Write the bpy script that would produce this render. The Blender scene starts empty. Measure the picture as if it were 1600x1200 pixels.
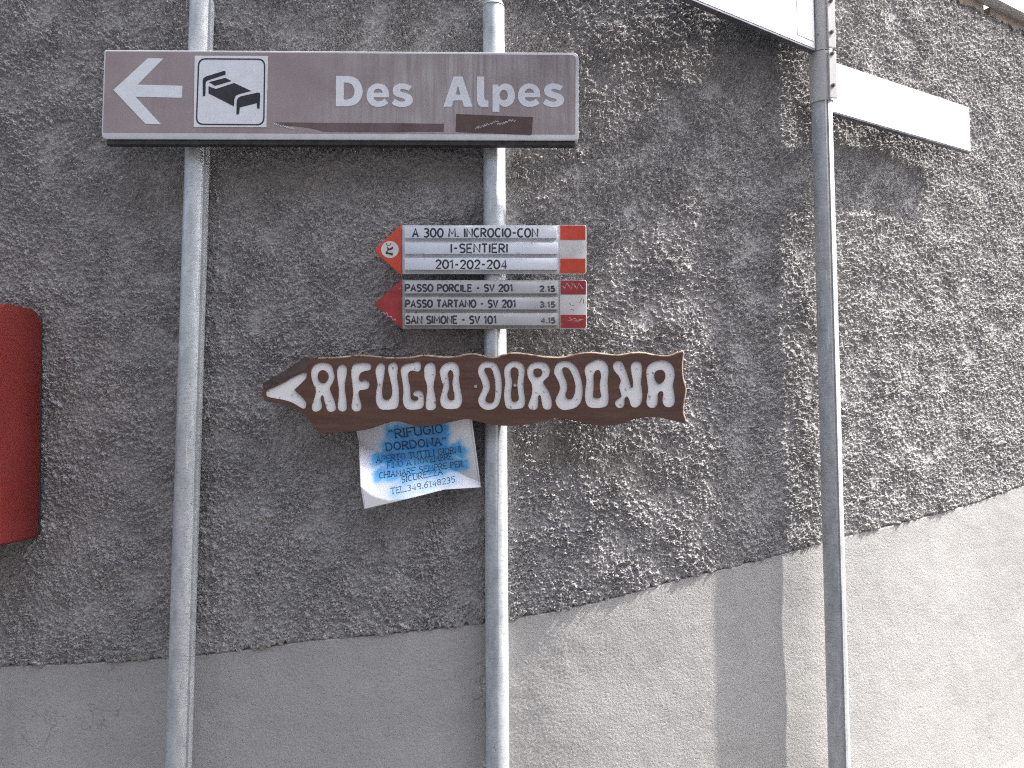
import bpy, bmesh, math, random
import numpy as np
from mathutils import Vector, Matrix

random.seed(7)
R = math.radians
sc = bpy.context.scene
C = sc.collection

# ------------------------------------------------------------------ camera
PITCH = R(3.7)
EYE = 1.55                                   # eye height above the datum
cam_d = bpy.data.cameras.new("camera")
cam = bpy.data.objects.new("camera", cam_d)
C.objects.link(cam)
cam.location = (0, 0, EYE)
cam.rotation_euler = (R(90) + PITCH, 0, 0)
cam_d.sensor_width = 36.0
cam_d.lens = 27.0
cam_d.clip_start = 0.05
cam_d.clip_end = 500
sc.camera = cam

# ------------------------------------------------------------------ light
SUN_BEHIND = 5.0                             # degrees the sun stands behind the sign plane, to the right
SUN_EL = 52.0
to_sun = Vector((math.cos(R(SUN_EL)) * math.cos(R(SUN_BEHIND)),
                 math.cos(R(SUN_EL)) * math.sin(R(SUN_BEHIND)),
                 math.sin(R(SUN_EL))))
sun_d = bpy.data.lights.new("sun", 'SUN')
sun_d.energy = 2.7
sun_d.angle = R(0.53)
sun_d.color = (1.0, 0.955, 0.895)
sun = bpy.data.objects.new("sun", sun_d)
C.objects.link(sun)
sun.location = to_sun * 20
sun.rotation_euler = (-to_sun).to_track_quat('-Z', 'Y').to_euler()

world = bpy.data.worlds.new("World")
sc.world = world
world.use_nodes = True
wn = world.node_tree
wn.nodes.clear()
sky = wn.nodes.new("ShaderNodeTexSky")
sky.sky_type = 'NISHITA'
sky.sun_disc = False
sky.sun_elevation = R(SUN_EL)
sky.sun_rotation = math.atan2(to_sun.x, to_sun.y)
sky.air_density = 1.0
sky.dust_density = 3.0
sky.ozone_density = 1.0
bg = wn.nodes.new("ShaderNodeBackground")
bg.inputs["Strength"].default_value = 0.15
wo = wn.nodes.new("ShaderNodeOutputWorld")
desat = wn.nodes.new("ShaderNodeHueSaturation")
desat.inputs["Saturation"].default_value = 0.52          # sky colour muted towards a neutral white balance
wn.links.new(sky.outputs[0], desat.inputs["Color"])
wn.links.new(desat.outputs[0], bg.inputs[0])
wn.links.new(bg.outputs[0], wo.inputs[0])

sc.view_settings.view_transform = 'Standard'
sc.view_settings.look = 'None'
sc.view_settings.exposure = 2.02
sc.view_settings.gamma = 1
sc.cycles.max_bounces = 6
sc.cycles.diffuse_bounces = 4
sc.cycles.use_denoising = False
sc.cycles.pixel_filter_type = 'BLACKMAN_HARRIS'
sc.cycles.filter_width = 1.1


# ------------------------------------------------------------------ helpers
def at(px, py, Y):
    """metric point seen at (px, py) of the 1600x1200 photograph, on the plane Y metres ahead"""
    u = (px - 800) / 1200.0
    v = (600 - py) / 1200.0
    d = Vector((u, math.cos(PITCH) - v * math.sin(PITCH), math.sin(PITCH) + v * math.cos(PITCH)))
    d *= Y / d.y
    return Vector((d.x, d.y, d.z + EYE))


def tag(o, label=None, cat=None, group=None, kind=None):
    if label: o["label"] = label
    if cat: o["category"] = cat
    if group: o["group"] = group
    if kind: o["kind"] = kind
    return o


def empty(name, loc, label, cat, group=None):
    o = bpy.data.objects.new(name, None)
    o.empty_display_size = 0.1
    C.objects.link(o)
    o.location = loc
    return tag(o, label, cat, group)


def link(name, me, m, parent=None, smooth=None):
    o = bpy.data.objects.new(name, me)
    C.objects.link(o)
    if m is not None:
        me.materials.append(m)
    if parent is not None:
        o.parent = parent
    if smooth is True:
        me.shade_smooth()
    return o


def auto_smooth(o, ang=35):
    me = o.data
    me.shade_smooth()
    bm = bmesh.new(); bm.from_mesh(me)
    lim = R(ang)
    for e in bm.edges:
        e.smooth = not (len(e.link_faces) == 2 and e.calc_face_angle(0) > lim)
    bm.to_mesh(me); bm.free()


def mesh(name, bm, m, parent=None, smooth=False):
    bmesh.ops.recalc_face_normals(bm, faces=bm.faces)
    me = bpy.data.meshes.new(name)
    bm.to_mesh(me); bm.free()
    o = link(name, me, m, parent)
    if smooth:
        auto_smooth(o)
    return o


def add_box(bm, c, s, bevel=0, rot=None, seg=2):
    t = bmesh.new()
    bmesh.ops.create_cube(t, size=1.0)
    for v in t.verts:
        v.co = Vector((v.co.x * s[0], v.co.y * s[1], v.co.z * s[2]))
    if bevel:
        bmesh.ops.bevel(t, geom=t.edges[:], offset=bevel, segments=seg, affect='EDGES', profile=.6)
    M = Matrix.Translation(Vector(c))
    if rot is not None:
        M = M @ rot
    t.transform(M)
    me = bpy.data.meshes.new("t"); t.to_mesh(me); t.free()
    bm.from_mesh(me); bpy.data.meshes.remove(me)


def add_cyl(bm, a, b, r, n=24, cap=True, r2=None):
    a = Vector(a); b = Vector(b)
    t = bmesh.new()
    bmesh.ops.create_cone(t, cap_ends=cap, segments=n, radius1=r, radius2=r if r2 is None else r2, depth=(b - a).length)
    q = Vector((0, 0, 1)).rotation_difference(b - a)
    t.transform(Matrix.Translation((a + b) / 2) @ q.to_matrix().to_4x4())
    me = bpy.data.meshes.new("t"); t.to_mesh(me); t.free()
    bm.from_mesh(me); bpy.data.meshes.remove(me)


def spline(pts, n=7, closed=True):
    """Catmull-Rom through the points; a third item marks a corner"""
    P = [Vector((p[0], p[1])) for p in pts]
    cor = [len(p) > 2 for p in pts]
    N = len(P)
    out = []
    for i in range(N if closed else N - 1):
        p1, p2 = P[i], P[(i + 1) % N]
        p0 = P[(i - 1) % N] if not cor[i] else p1 + (p1 - p2) * 0.3
        p3 = P[(i + 2) % N] if not cor[(i + 1) % N] else p2 + (p2 - p1) * 0.3
        if cor[i] and cor[(i + 1) % N]:
            out.append(p1); continue
        for k in range(n):
            t = k / n
            out.append(0.5 * ((2 * p1) + (p2 - p0) * t + (2 * p0 - 5 * p1 + 4 * p2 - p3) * t * t
                              + (-p0 + 3 * p1 - 3 * p2 + p3) * t ** 3))
    return [(p.x, p.y) for p in out]


def fill(name, loops, depth, y, m, parent, bevel=0.0, smooth=False):
    """loops: lists of (x, z) in the parent's frame; filled even-odd, front face at local y, going back by depth"""
    cu = bpy.data.curves.new("t", 'CURVE')
    cu.dimensions = '2D'
    cu.fill_mode = 'BOTH'
    cu.extrude = max(depth / 2 - bevel, 0)
    cu.bevel_depth = bevel
    cu.bevel_resolution = 2
    if bevel:
        cu.offset = -bevel
    for lp in loops:
        s = cu.splines.new('POLY')
        s.points.add(len(lp) - 1)
        for p, q in zip(s.points, lp):
            p.co = (q[0], q[1], 0, 1)
        s.use_cyclic_u = True
    o = bpy.data.objects.new("t", cu)
    C.objects.link(o)
    dg = bpy.context.evaluated_depsgraph_get()
    me = bpy.data.meshes.new_from_object(o.evaluated_get(dg))
    bpy.data.objects.remove(o); bpy.data.curves.remove(cu)
    me.name = name
    me.materials.clear()
    bm = bmesh.new(); bm.from_mesh(me)
    bmesh.ops.remove_doubles(bm, verts=bm.verts, dist=1e-6)
    for v in bm.verts:
        v.co = Vector((v.co.x, y + depth / 2 - v.co.z, v.co.y))
    bmesh.ops.recalc_face_normals(bm, faces=bm.faces)
    bm.to_mesh(me); bm.free()
    ob = link(name, me, m, parent)
    auto_smooth(ob, 40)
    return ob


def strokes(name, polys, r, y, m, parent, flat=0.25, warp=None):
    """painted line work: thin flattened beads along the polylines, (x, z) in the parent's frame"""
    cu = bpy.data.curves.new("t", 'CURVE')
    cu.dimensions = '3D'
    cu.bevel_depth = r
    cu.bevel_resolution = 2
    cu.use_fill_caps = True
    for lp in polys:
        closed = len(lp) > 2 and lp[0] == lp[-1]
        q = lp[:-1] if closed else lp
        s = cu.splines.new('POLY')
        s.points.add(len(q) - 1)
        for p, a in zip(s.points, q):
            p.co = (a[0], a[1], 0, 1)
        s.use_cyclic_u = closed
    o = bpy.data.objects.new("t", cu)
    C.objects.link(o)
    dg = bpy.context.evaluated_depsgraph_get()
    me = bpy.data.meshes.new_from_object(o.evaluated_get(dg))
    bpy.data.objects.remove(o); bpy.data.curves.remove(cu)
    me.name = name
    me.materials.clear()
    for v in me.vertices:
        x, z, d = v.co.x, v.co.y, v.co.z * flat
        v.co = (x, (y if warp is None else warp(x, z)) - d, z)
    return link(name, me, m, parent, smooth=True)


# ------------------------------------------------------------------ stroke alphabet (0..w, 0..1)
def arc(cx, cy, rx, ry, a0, a1, n=10):
    return [(cx + rx * math.cos(R(a0 + (a1 - a0) * k / n)), cy + ry * math.sin(R(a0 + (a1 - a0) * k / n))) for k in range(n + 1)]


def oval(w):
    p = arc(w / 2, .5, w / 2, .5, 90, 450, 18)
    p[-1] = p[0]
    return [p]


GL = {
    'A': (.56, [[(0, 0), (.28, 1), (.56, 0)], [(.11, .34), (.45, .34)]]),
    'B': (.48, [[(0, 0), (0, 1), (.2, 1)] + arc(.2, .76, .22, .24, 90, -90, 8) + [(0, .52), (.22, .52)] + arc(.22, .26, .26, .26, 90, -90, 8) + [(0, 0)]]),
    'C': (.52, [arc(.29, .5, .29, .5, 50, 310, 14)]),
    'D': (.54, [[(0, 0), (0, 1)] + arc(.18, .5, .36, .5, 90, -90, 12) + [(0, 0)]]),
    'E': (.46, [[(.46, 0), (0, 0), (0, 1), (.46, 1)], [(0, .52), (.38, .52)]]),
    'F': (.46, [[(0, 0), (0, 1), (.46, 1)], [(0, .52), (.38, .52)]]),
    'G': (.56, [arc(.29, .5, .29, .5, 50, 360, 16) + [(.36, .5)]]),
    'H': (.54, [[(0, 0), (0, 1)], [(.54, 0), (.54, 1)], [(0, .5), (.54, .5)]]),
    'I': (.06, [[(.03, 0), (.03, 1)]]),
    'L': (.42, [[(0, 1), (0, 0), (.42, 0)]]),
    'M': (.66, [[(0, 0), (.04, 1), (.33, .3), (.62, 1), (.66, 0)]]),
    'N': (.54, [[(0, 0), (0, 1), (.54, 0), (.54, 1)]]),
    'O': (.58, oval(.58)),
    'P': (.48, [[(0, 0), (0, 1), (.22, 1)] + arc(.22, .74, .26, .26, 90, -90, 8) + [(0, .48)]]),
    'R': (.5, [[(0, 0), (0, 1), (.22, 1)] + arc(.22, .74, .26, .26, 90, -90, 8) + [(0, .48)], [(.2, .48), (.5, 0)]]),
    'S': (.48, [[(.47, .86)] + arc(.25, .76, .22, .24, 50, 250, 10) + arc(.24, .26, .24, .26, 70, -140, 12)]),
    'T': (.5, [[(0, 1), (.5, 1)], [(.25, 1), (.25, 0)]]),
    'U': (.54, [[(0, 1)] + arc(.27, .28, .27, .28, 180, 360, 10) + [(.54, 1)]]),
    'V': (.52, [[(0, 1), (.26, 0), (.52, 1)]]),
    'Z': (.5, [[(0, 1), (.5, 1), (0, 0), (.5, 0)]]),
    '0': (.54, oval(.54)),
    '1': (.26, [[(0, .8), (.2, 1), (.2, 0)]]),
    '2': (.46, [arc(.23, .74, .23, .26, 170, -35, 10) + [(0, 0), (.46, 0)]]),
    '3': (.46, [arc(.2, .76, .24, .24, 140, -90, 10) + arc(.2, .27, .26, .27, 85, -140, 10)]),
    '4': (.5, [[(.38, 0), (.38, 1), (0, .28), (.5, .28)]]),
    '5': (.46, [[(.44, 1), (.06, 1), (.03, .55)] + arc(.2, .32, .26, .32, 110, -140, 12)]),
    '6': (.46, [[(.38, 1)] + arc(.3, .34, .29, .5, 130, 185, 5) + arc(.23, .3, .23, .3, 180, 530, 14)]),
    '8': (.46, [arc(.23, .76, .2, .24, 90, 450, 12), arc(.23, .27, .23, .27, 90, 450, 12)]),
    '9': (.46, [arc(.23, .7, .23, .3, 0, 350, 14) + [(.46, .7), (.36, 0)]]),
    '-': (.36, [[(.04, .48), (.32, .48)]]),
    '.': (.12, [[(.05, 0.0), (.05, .10)], [(.08, 0.0), (.08, .10)]]),
    ',': (.1, [[(.07, .06), (.02, -.14)]]),
    '(': (.3, [[(.0, .98), (.06, .72)], [(.2, .98), (.26, .72)]]),
    ')': (.3, [[(.06, .98), (.0, .72)], [(.26, .98), (.2, .72)]]),
}


def text_polys(txt, x0, x1, h, gap=.2, space=.42, serif=0.0, jitter=0.0):
    """polylines of txt on a horizontal baseline from x0 to x1, letter height h (starts at z=0)"""
    pos, out = 0.0, []
    for ch in txt:
        if ch == ' ':
            pos += space; continue
        w, ps = GL[ch]
        jz = random.uniform(-jitter, jitter)
        for p in ps:
            out.append([(pos + a, b + jz) for a, b in p])
            if serif:
                for e in (p[0], p[-1]):
                    if p[0] != p[-1] and (e[1] < .02 or e[1] > .98):
                        out.append([(pos + e[0] - serif, e[1] + jz), (pos + e[0] + serif, e[1] + jz)])
        pos += w + gap
    pos -= gap
    k = (x1 - x0) / pos
    return [[(x0 + a * k, b * h) for a, b in p] for p in out]


# ------------------------------------------------------------------ materials
def new_mat(name):
    m = bpy.data.materials.new(name)
    m.use_nodes = True
    nt = m.node_tree
    return m, nt, nt.nodes["Principled BSDF"]


def N(nt, typ, **kw):
    n = nt.nodes.new(typ)
    for k, v in kw.items():
        if k in n.inputs:
            n.inputs[k].default_value = v
        else:
            setattr(n, k, v)
    return n


def coords(nt, scale=(1, 1, 1)):
    tc = N(nt, "ShaderNodeTexCoord")
    mp = N(nt, "ShaderNodeMapping")
    mp.inputs["Scale"].default_value = scale
    nt.links.new(tc.outputs["Object"], mp.inputs["Vector"])
    return mp.outputs[0]


def noise(nt, vec, scale, detail=4, rough=.55, dist=0.0):
    n = N(nt, "ShaderNodeTexNoise")
    n.inputs["Scale"].default_value = scale
    n.inputs["Detail"].default_value = detail
    n.inputs["Roughness"].default_value = rough
    n.inputs["Distortion"].default_value = dist
    nt.links.new(vec, n.inputs["Vector"])
    return n.outputs["Fac"]


def ramp(nt, fac, stops):
    n = N(nt, "ShaderNodeValToRGB")
    el = n.color_ramp.elements
    while len(el) > 1:
        el.remove(el[-1])
    el[0].position, el[0].color = stops[0][0], col4(stops[0][1])
    for p, c in stops[1:]:
        e = el.new(p); e.color = col4(c)
    nt.links.new(fac, n.inputs[0])
    return n.outputs[0]


def col4(c):
    if isinstance(c, (int, float)):
        return (c, c, c, 1)
    return (c[0], c[1], c[2], 1)


def mix(nt, fac, a, b, mode='MIX'):
    n = N(nt, "ShaderNodeMix")
    n.data_type = 'RGBA'
    n.blend_type = mode
    n.clamp_factor = True
    for sock, val in ((n.inputs[0], fac), (n.inputs[6], a), (n.inputs[7], b)):
        if hasattr(val, "is_linked"):
            nt.links.new(val, sock)
        elif sock is n.inputs[0]:
            sock.default_value = val
        else:
            sock.default_value = col4(val)
    return n.outputs[2]


def bump(nt, bs, h, strength, dist):
    n = N(nt, "ShaderNodeBump")
    n.inputs["Strength"].default_value = strength
    n.inputs["Distance"].default_value = dist
    nt.links.new(h, n.inputs["Height"])
    nt.links.new(n.outputs[0], bs.inputs["Normal"])
    return n


def N_add(nt, sock, c):
    n = N(nt, "ShaderNodeMath", operation='ADD'); n.inputs[1].default_value = c
    nt.links.new(sock, n.inputs[0])
    return n.outputs[0]


def worn(name, c1, c2, rough=.5, metal=0.0, scale=25, sx=(1, 1, 1), spots=None, spot_amt=.62, spot_scale=180, bmp=.0,
         streak=None, streak_amt=.55, spec=.5):
    m, nt, bs = new_mat(name)
    v = coords(nt, sx)
    f = noise(nt, v, scale, 6, .6)
    col = ramp(nt, f, [(.35, c1), (.65, c2)])
    if streak is not None:
        vs = coords(nt, (1, 1, .05))
        fs = noise(nt, vs, 75, 4, .6)
        fm = noise(nt, coords(nt), 5, 3, .5)
        k = N(nt, "ShaderNodeMath", operation='MULTIPLY')
        nt.links.new(ramp(nt, fs, [(streak_amt - .08, 0), (streak_amt + .12, 1)]), k.inputs[0])
        nt.links.new(ramp(nt, fm, [(.4, .1), (.62, .8)]), k.inputs[1])
        sx3 = N(nt, "ShaderNodeSeparateXYZ"); nt.links.new(coords(nt), sx3.inputs[0])
        k3 = N(nt, "ShaderNodeMath", operation='MULTIPLY')
        nt.links.new(k.outputs[0], k3.inputs[0])
        nt.links.new(ramp(nt, N_add(nt, sx3.outputs[0], .5), [(.42, .12), (.62, 1)]), k3.inputs[1])
        col = mix(nt, k3.outputs[0], col, streak)
    if spots is not None:
        fs = noise(nt, coords(nt), spot_scale, 3, .6)
        col = mix(nt, ramp(nt, fs, [(spot_amt, 0), (spot_amt + .05, 1)]), col, spots)
    nt.links.new(col, bs.inputs["Base Color"])
    bs.inputs["Metallic"].default_value = metal
    bs.inputs["Specular IOR Level"].default_value = spec
    fr = noise(nt, coords(nt), scale * 2.3, 4, .6)
    nt.links.new(ramp(nt, fr, [(.3, max(rough - .12, .05)), (.7, min(rough + .12, 1))]), bs.inputs["Roughness"])
    if bmp:
        bump(nt, bs, noise(nt, coords(nt), 240, 4, .6), bmp, .001)
    return m


def plaster(name, c1, c2, dark, spot_scale=14, grain=900, bs_strength=.5, dist=.001, coarse_amt=0.0):
    m, nt, bs = new_mat(name)
    v = coords(nt)
    f = noise(nt, v, 3.5, 6, .6, .4)
    col = ramp(nt, f, [(.33, c1), (.68, c2)])
    f2 = noise(nt, v, spot_scale, 8, .65)
    col = mix(nt, ramp(nt, f2, [(.45, 0), (.75, .55)]), col, dark)
    f3 = noise(nt, v, 210, 3, .6)                                    # sand grains, dark and pale
    col = mix(nt, ramp(nt, f3, [(.36, .6), (.5, 0)]), col, tuple(.62 * x for x in dark))
    col = mix(nt, ramp(nt, f3, [(.54, 0), (.66, .5)]), col, tuple(1.45 * x for x in c2))
    nt.links.new(col, bs.inputs["Base Color"])
    bs.inputs["Roughness"].default_value = .95
    bs.inputs["Specular IOR Level"].default_value = .15
    hsum = N(nt, "ShaderNodeMath", operation='MULTIPLY_ADD')
    hsum.inputs[1].default_value = coarse_amt
    nt.links.new(noise(nt, v, grain * .38, 5, .62, .6), hsum.inputs[0])
    nt.links.new(noise(nt, v, grain, 4, .6), hsum.inputs[2])
    bump(nt, bs, hsum.outputs[0], bs_strength, dist)
    return m


M_rough = plaster("roughcast", (.37, .36, .362), (.45, .435, .427), (.23, .225, .22), 16, 420, .7, .002, .8)

# smooth render coat: fine leathery trowel relief, hairline cracks, faint stains
M_smooth, nt, bs = new_mat("smooth_render")
v = coords(nt)
col = ramp(nt, noise(nt, v, 2.2, 6, .6, .5), [(.3, (.375, .368, .36)), (.7, (.445, .437, .425))])
col = mix(nt, ramp(nt, noise(nt, v, 8, 8, .68), [(.5, 0), (.78, .5)]), col, (.3, .285, .27))
col = mix(nt, ramp(nt, noise(nt, coords(nt, (1, 1, .12)), 9, 5, .6), [(.55, 0), (.8, .4)]), col, (.30, .292, .285))
vo = N(nt, "ShaderNodeTexVoronoi"); vo.feature = 'DISTANCE_TO_EDGE'; vo.inputs["Scale"].default_value = 3.2
wv = N(nt, "ShaderNodeVectorMath", operation='ADD')
nz = N(nt, "ShaderNodeTexNoise"); nz.inputs["Scale"].default_value = 14; nz.inputs["Detail"].default_value = 4
sv = N(nt, "ShaderNodeVectorMath", operation='SCALE'); sv.inputs["Scale"].default_value = .16
nt.links.new(v, nz.inputs["Vector"]); nt.links.new(nz.outputs["Color"], sv.inputs[0])
nt.links.new(v, wv.inputs[0]); nt.links.new(sv.outputs[0], wv.inputs[1]); nt.links.new(wv.outputs[0], vo.inputs["Vector"])
crk = N(nt, "ShaderNodeMath", operation='MULTIPLY')
nt.links.new(ramp(nt, vo.outputs["Distance"], [(.0, 1), (.006, 0)]), crk.inputs[0])
nt.links.new(ramp(nt, noise(nt, v, 3.1, 2, .5), [(.58, 0), (.66, .6)]), crk.inputs[1])
col = mix(nt, crk.outputs[0], col, (.12, .11, .105))
pit = ramp(nt, noise(nt, v, 300, 2, .5), [(.63, 0), (.69, .75)])
col = mix(nt, pit, col, (.16, .15, .145))
nt.links.new(col, bs.inputs["Base Color"])
bs.inputs["Roughness"].default_value = .93
bs.inputs["Specular IOR Level"].default_value = .2
ad = N(nt, "ShaderNodeMath", operation='ADD')
nt.links.new(noise(nt, v, 170, 3, .5, 1.2), ad.inputs[0])
k2 = N(nt, "ShaderNodeMath", operation='MULTIPLY'); k2.inputs[1].default_value = .5
nt.links.new(noise(nt, v, 480, 3, .6), k2.inputs[0]); nt.links.new(k2.outputs[0], ad.inputs[1])
bump(nt, bs, ad.outputs[0], .85, .0026)

M_road = plaster("pavement", (.20, .193, .18), (.27, .262, .245), (.2, .19, .18), 22, 300, .6, .003)


M_asphalt = plaster("asphalt", (.05, .05, .052), (.075, .075, .076), (.03, .03, .03), 30, 300, .7, .004)


def galvanised(name, c1, c2, metal=.3, rough=.5):
    m, nt, bs = new_mat(name)
    v = coords(nt)
    col = ramp(nt, noise(nt, coords(nt, (1, 1, .35)), 38, 6, .62), [(.32, c1), (.68, c2)])
    st = ramp(nt, noise(nt, coords(nt, (.25, .25, 1)), 260, 4, .7), [(.5, 0), (.68, .55)])       # fine drawing marks round the tube
    col = mix(nt, st, col, tuple(.55 * x for x in c1))
    sc_ = ramp(nt, noise(nt, coords(nt, (1, 1, .08)), 90, 3, .6), [(.66, 0), (.70, .8)])         # vertical scratches
    col = mix(nt, sc_, col, (.62, .63, .64))
    dk = ramp(nt, noise(nt, coords(nt, (1, 1, .4)), 150, 3, .6), [(.68, 0), (.72, .9)])          # dark nicks
    col = mix(nt, dk, col, (.08, .085, .095))
    nt.links.new(col, bs.inputs["Base Color"])
    bs.inputs["Metallic"].default_value = metal
    nt.links.new(ramp(nt, noise(nt, v, 30, 5, .6), [(.3, rough - .1), (.7, rough + .12)]), bs.inputs["Roughness"])
    bump(nt, bs, noise(nt, coords(nt, (.3, .3, 1)), 300, 4, .6), .12, .001)
    return m


M_pole = galvanised("galvanised_steel", (.35, .37, .385), (.53, .545, .555), .22)
M_pole_dark = galvanised("weathered_galvanised_steel", (.33, .34, .35), (.50, .51, .515), .12)
M_cap = worn("grey_plastic_cap", (.36, .37, .39), (.46, .47, .49), .5)
M_alu = worn("painted_sleeve", (.46, .455, .45), (.56, .55, .54), .5, .15, 12, (1, 1, .3), (.25, .2, .16), .68, 90, .05)
M_bolt = worn("rusty_bolt", (.16, .14, .13), (.3, .27, .25), .5, .6, 200)
M_plate = worn("white_enamel", (.80, .80, .80), (.86, .86, .86), .35, 0, 8, (1, 1, 1), (.45, .43, .42), .74, 60)
M_plate_edge = worn("grey_plate_edge", (.10, .10, .12), (.17, .17, .19), .45, .6, 30)
M_ghost = worn("faded_lettering", (.62, .62, .66), (.7, .7, .73), .5)

M_film = worn("faded_brown_film", (.285, .238, .240), (.335, .288, .288), .42, 0, 7, (1, 1, 1), (.36, .34, .35), .70, 160,
              streak=(.48, .445, .46), streak_amt=.46)
M_box = worn("light_sign_box", (.60, .60, .62), (.68, .68, .70), .4, .1, 20, (1, 1, 1), (.3, .28, .27), .70, 130)
M_refl = worn("white_reflective_film", (.72, .74, .79), (.79, .81, .86), .4, 0, 30, (1, 1, 1), (.45, .45, .48), .70, 220, .1)
M_black = worn("black_film", (.022, .022, .03), (.035, .035, .045), .4, 0, 30, (1, 1, 1), (.4, .4, .42), .76, 120)
M_patch = worn("dark_brown_sticker", (.085, .052, .048), (.11, .07, .064), .5, 0, 25, (1, 1, 1), (.4, .37, .36), .74, 100)
M_patch_faded = worn("worn_brown_sticker", (.10, .066, .064), (.17, .125, .128), .5, 0, 12, (1, 1, .2), (.3, .27, .27), .68, 120)
M_scratch = worn("scratched_white", (.5, .5, .5), (.66, .66, .68), .6, 0, 60)

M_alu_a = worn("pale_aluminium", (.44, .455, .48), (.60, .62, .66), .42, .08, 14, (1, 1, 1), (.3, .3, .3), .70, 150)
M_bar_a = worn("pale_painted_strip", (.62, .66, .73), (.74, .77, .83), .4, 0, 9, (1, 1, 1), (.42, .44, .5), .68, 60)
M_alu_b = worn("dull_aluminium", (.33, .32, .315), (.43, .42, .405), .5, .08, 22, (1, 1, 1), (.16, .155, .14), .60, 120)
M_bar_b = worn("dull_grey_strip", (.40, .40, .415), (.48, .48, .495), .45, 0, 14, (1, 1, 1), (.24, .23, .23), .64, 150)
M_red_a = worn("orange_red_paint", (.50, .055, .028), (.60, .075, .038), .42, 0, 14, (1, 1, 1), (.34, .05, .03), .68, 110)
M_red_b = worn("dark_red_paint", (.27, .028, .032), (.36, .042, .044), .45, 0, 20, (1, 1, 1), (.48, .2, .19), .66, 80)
M_white = worn("white_paint", (.56, .55, .54), (.66, .65, .65), .45, 0, 18, (1, 1, 1), (.42, .42, .46), .68, 90)
M_ink = worn("black_engraving", (.02, .022, .03), (.05, .05, .06), .5, 0, 120)
M_ink_faded = worn("worn_engraving", (.05, .052, .06), (.17, .17, .175), .5, 0, 160)

# stained board: grain along x
M_wood, nt, bs = new_mat("brown_stained_wood")
v = coords(nt, (.09, 1, 1))
col = ramp(nt, noise(nt, v, 55, 6, .65, .6), [(.3, (.080, .041, .031)), (.55, (.112, .060, .046)), (.75, (.145, .082, .064))])
col = mix(nt, ramp(nt, noise(nt, coords(nt), 30, 6, .7), [(.60, 0), (.78, .45)]), col, (.22, .15, .12))
col = mix(nt, ramp(nt, noise(nt, coords(nt), 230, 3, .6), [(.70, 0), (.75, .6)]), col, (.36, .31, .28))
nt.links.new(col, bs.inputs["Base Color"])
bs.inputs["Roughness"].default_value = .55
bs.inputs["Specular IOR Level"].default_value = .3
bump(nt, bs, noise(nt, v, 120, 5, .6), .35, .0015)

M_woodedge = worn("bare_wood_edge", (.16, .10, .07), (.42, .32, .23), .7, 0, 50, (.25, 1, 1), (.1, .055, .04), .56, 60, .3)
M_facet = worn("dark_weathered_wood", (.045, .032, .028), (.085, .062, .055), .7, 0, 40, (.3, 1, 1), (.16, .13, .12), .66, 120, .4)
M_carve = worn("white_carved_paint", (.80, .79, .79), (.87, .86, .86), .55, 0, 22, (.5, 1, 1), (.36, .33, .31), .63, 90, .35)
M_screw = worn("zinc_screw", (.5, .5, .5), (.66, .66, .66), .35, .8, 100)

M_mail = worn("dark_red_enamel", (.155, .022, .020), (.175, .026, .023), .5, 0, 4, spec=.3)
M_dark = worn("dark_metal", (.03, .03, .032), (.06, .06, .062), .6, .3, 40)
M_rail = worn("white_rail_paint", (.74, .74, .74), (.82, .82, .82), .4, 0, 20, (1, 1, 1), (.4, .38, .36), .72, 60)
M_plank = worn("brown_weathered_plank", (.20, .15, .115), (.30, .235, .185), .8, 0, 25, (.1, 1, 1), bmp=.3)

# ------------------------------------------------------------------ the wall: plan curve
XS = np.linspace(-6, 9, 3001)
TH = np.radians(np.interp(XS, [-6, -.5, -.2, 0, .08, .2, .4, .64, .95, 1.3, 9], [-5, -5, 1, 6.5, 9, 13, 16, 18.5, 24, 30, 30]))
YS = np.concatenate([[0], np.cumsum((np.tan(TH[1:]) + np.tan(TH[:-1])) / 2 * np.diff(XS))])
YS += 2.288 - np.interp(.64, XS, YS)


def wall_y(x): return np.interp(x, XS, YS)


def wall_th(x): return np.interp(x, XS, TH)


def on_wall(px, py):
    """point of the bare wall surface seen at (px, py)"""
    lo, hi = 1.0, 8.0
    for _ in range(50):
        mid = (lo + hi) / 2
        p = at(px, py, mid)
        if p.y < wall_y(p.x): lo = mid
        else: hi = mid
    return at(px, py, lo)


def ground_z(x):
    return 0.35 + 1.1 * np.tanh((np.asarray(x) - 1.93) * .14 / 1.1)


EDGE_PX = [(-60, 1043), (0, 1042), (130, 1037), (260, 1030), (380, 1017), (480, 1002), (620, 990), (760, 974),
           (860, 957), (940, 940), (1060, 906), (1170, 880), (1280, 849), (1330, 836), (1430, 812), (1520, 787), (1600, 758), (1660, 738)]
EDGE = [on_wall(*p) for p in EDGE_PX]
EX = np.array([-6.0] + [p.x for p in EDGE] + [6.0])
EZ = np.array([EDGE[0].z - .05] + [p.z for p in EDGE] + [EDGE[-1].z + .75])
WALL_TOP = 1.625 + EYE


def gfield(shape, dx, lam, width=.45, seed=0, aniso=1.0):
    """band-limited random field, wavelength lam (m), std 1"""
    rng = np.random.default_rng(seed)
    n0 = int(2 ** math.ceil(math.log2(shape[0]))); n1 = int(2 ** math.ceil(math.log2(shape[1])))
    w = np.fft.rfft2(rng.standard_normal((n0, n1)).astype(np.float32))
    f0 = np.fft.fftfreq(n0, dx)[:, None]; f1 = np.fft.rfftfreq(n1, dx)[None, :] * aniso
    f = np.sqrt(f0 ** 2 + f1 ** 2); f[0, 0] = 1e-9
    w *= np.exp(-(np.log(f * lam) ** 2) / (2 * width ** 2)) / np.maximum(f, 1e-3)
    r = np.fft.irfft2(w, s=(n0, n1))[:shape[0], :shape[1]]
    return (r / r.std()).astype(np.float32)


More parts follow.
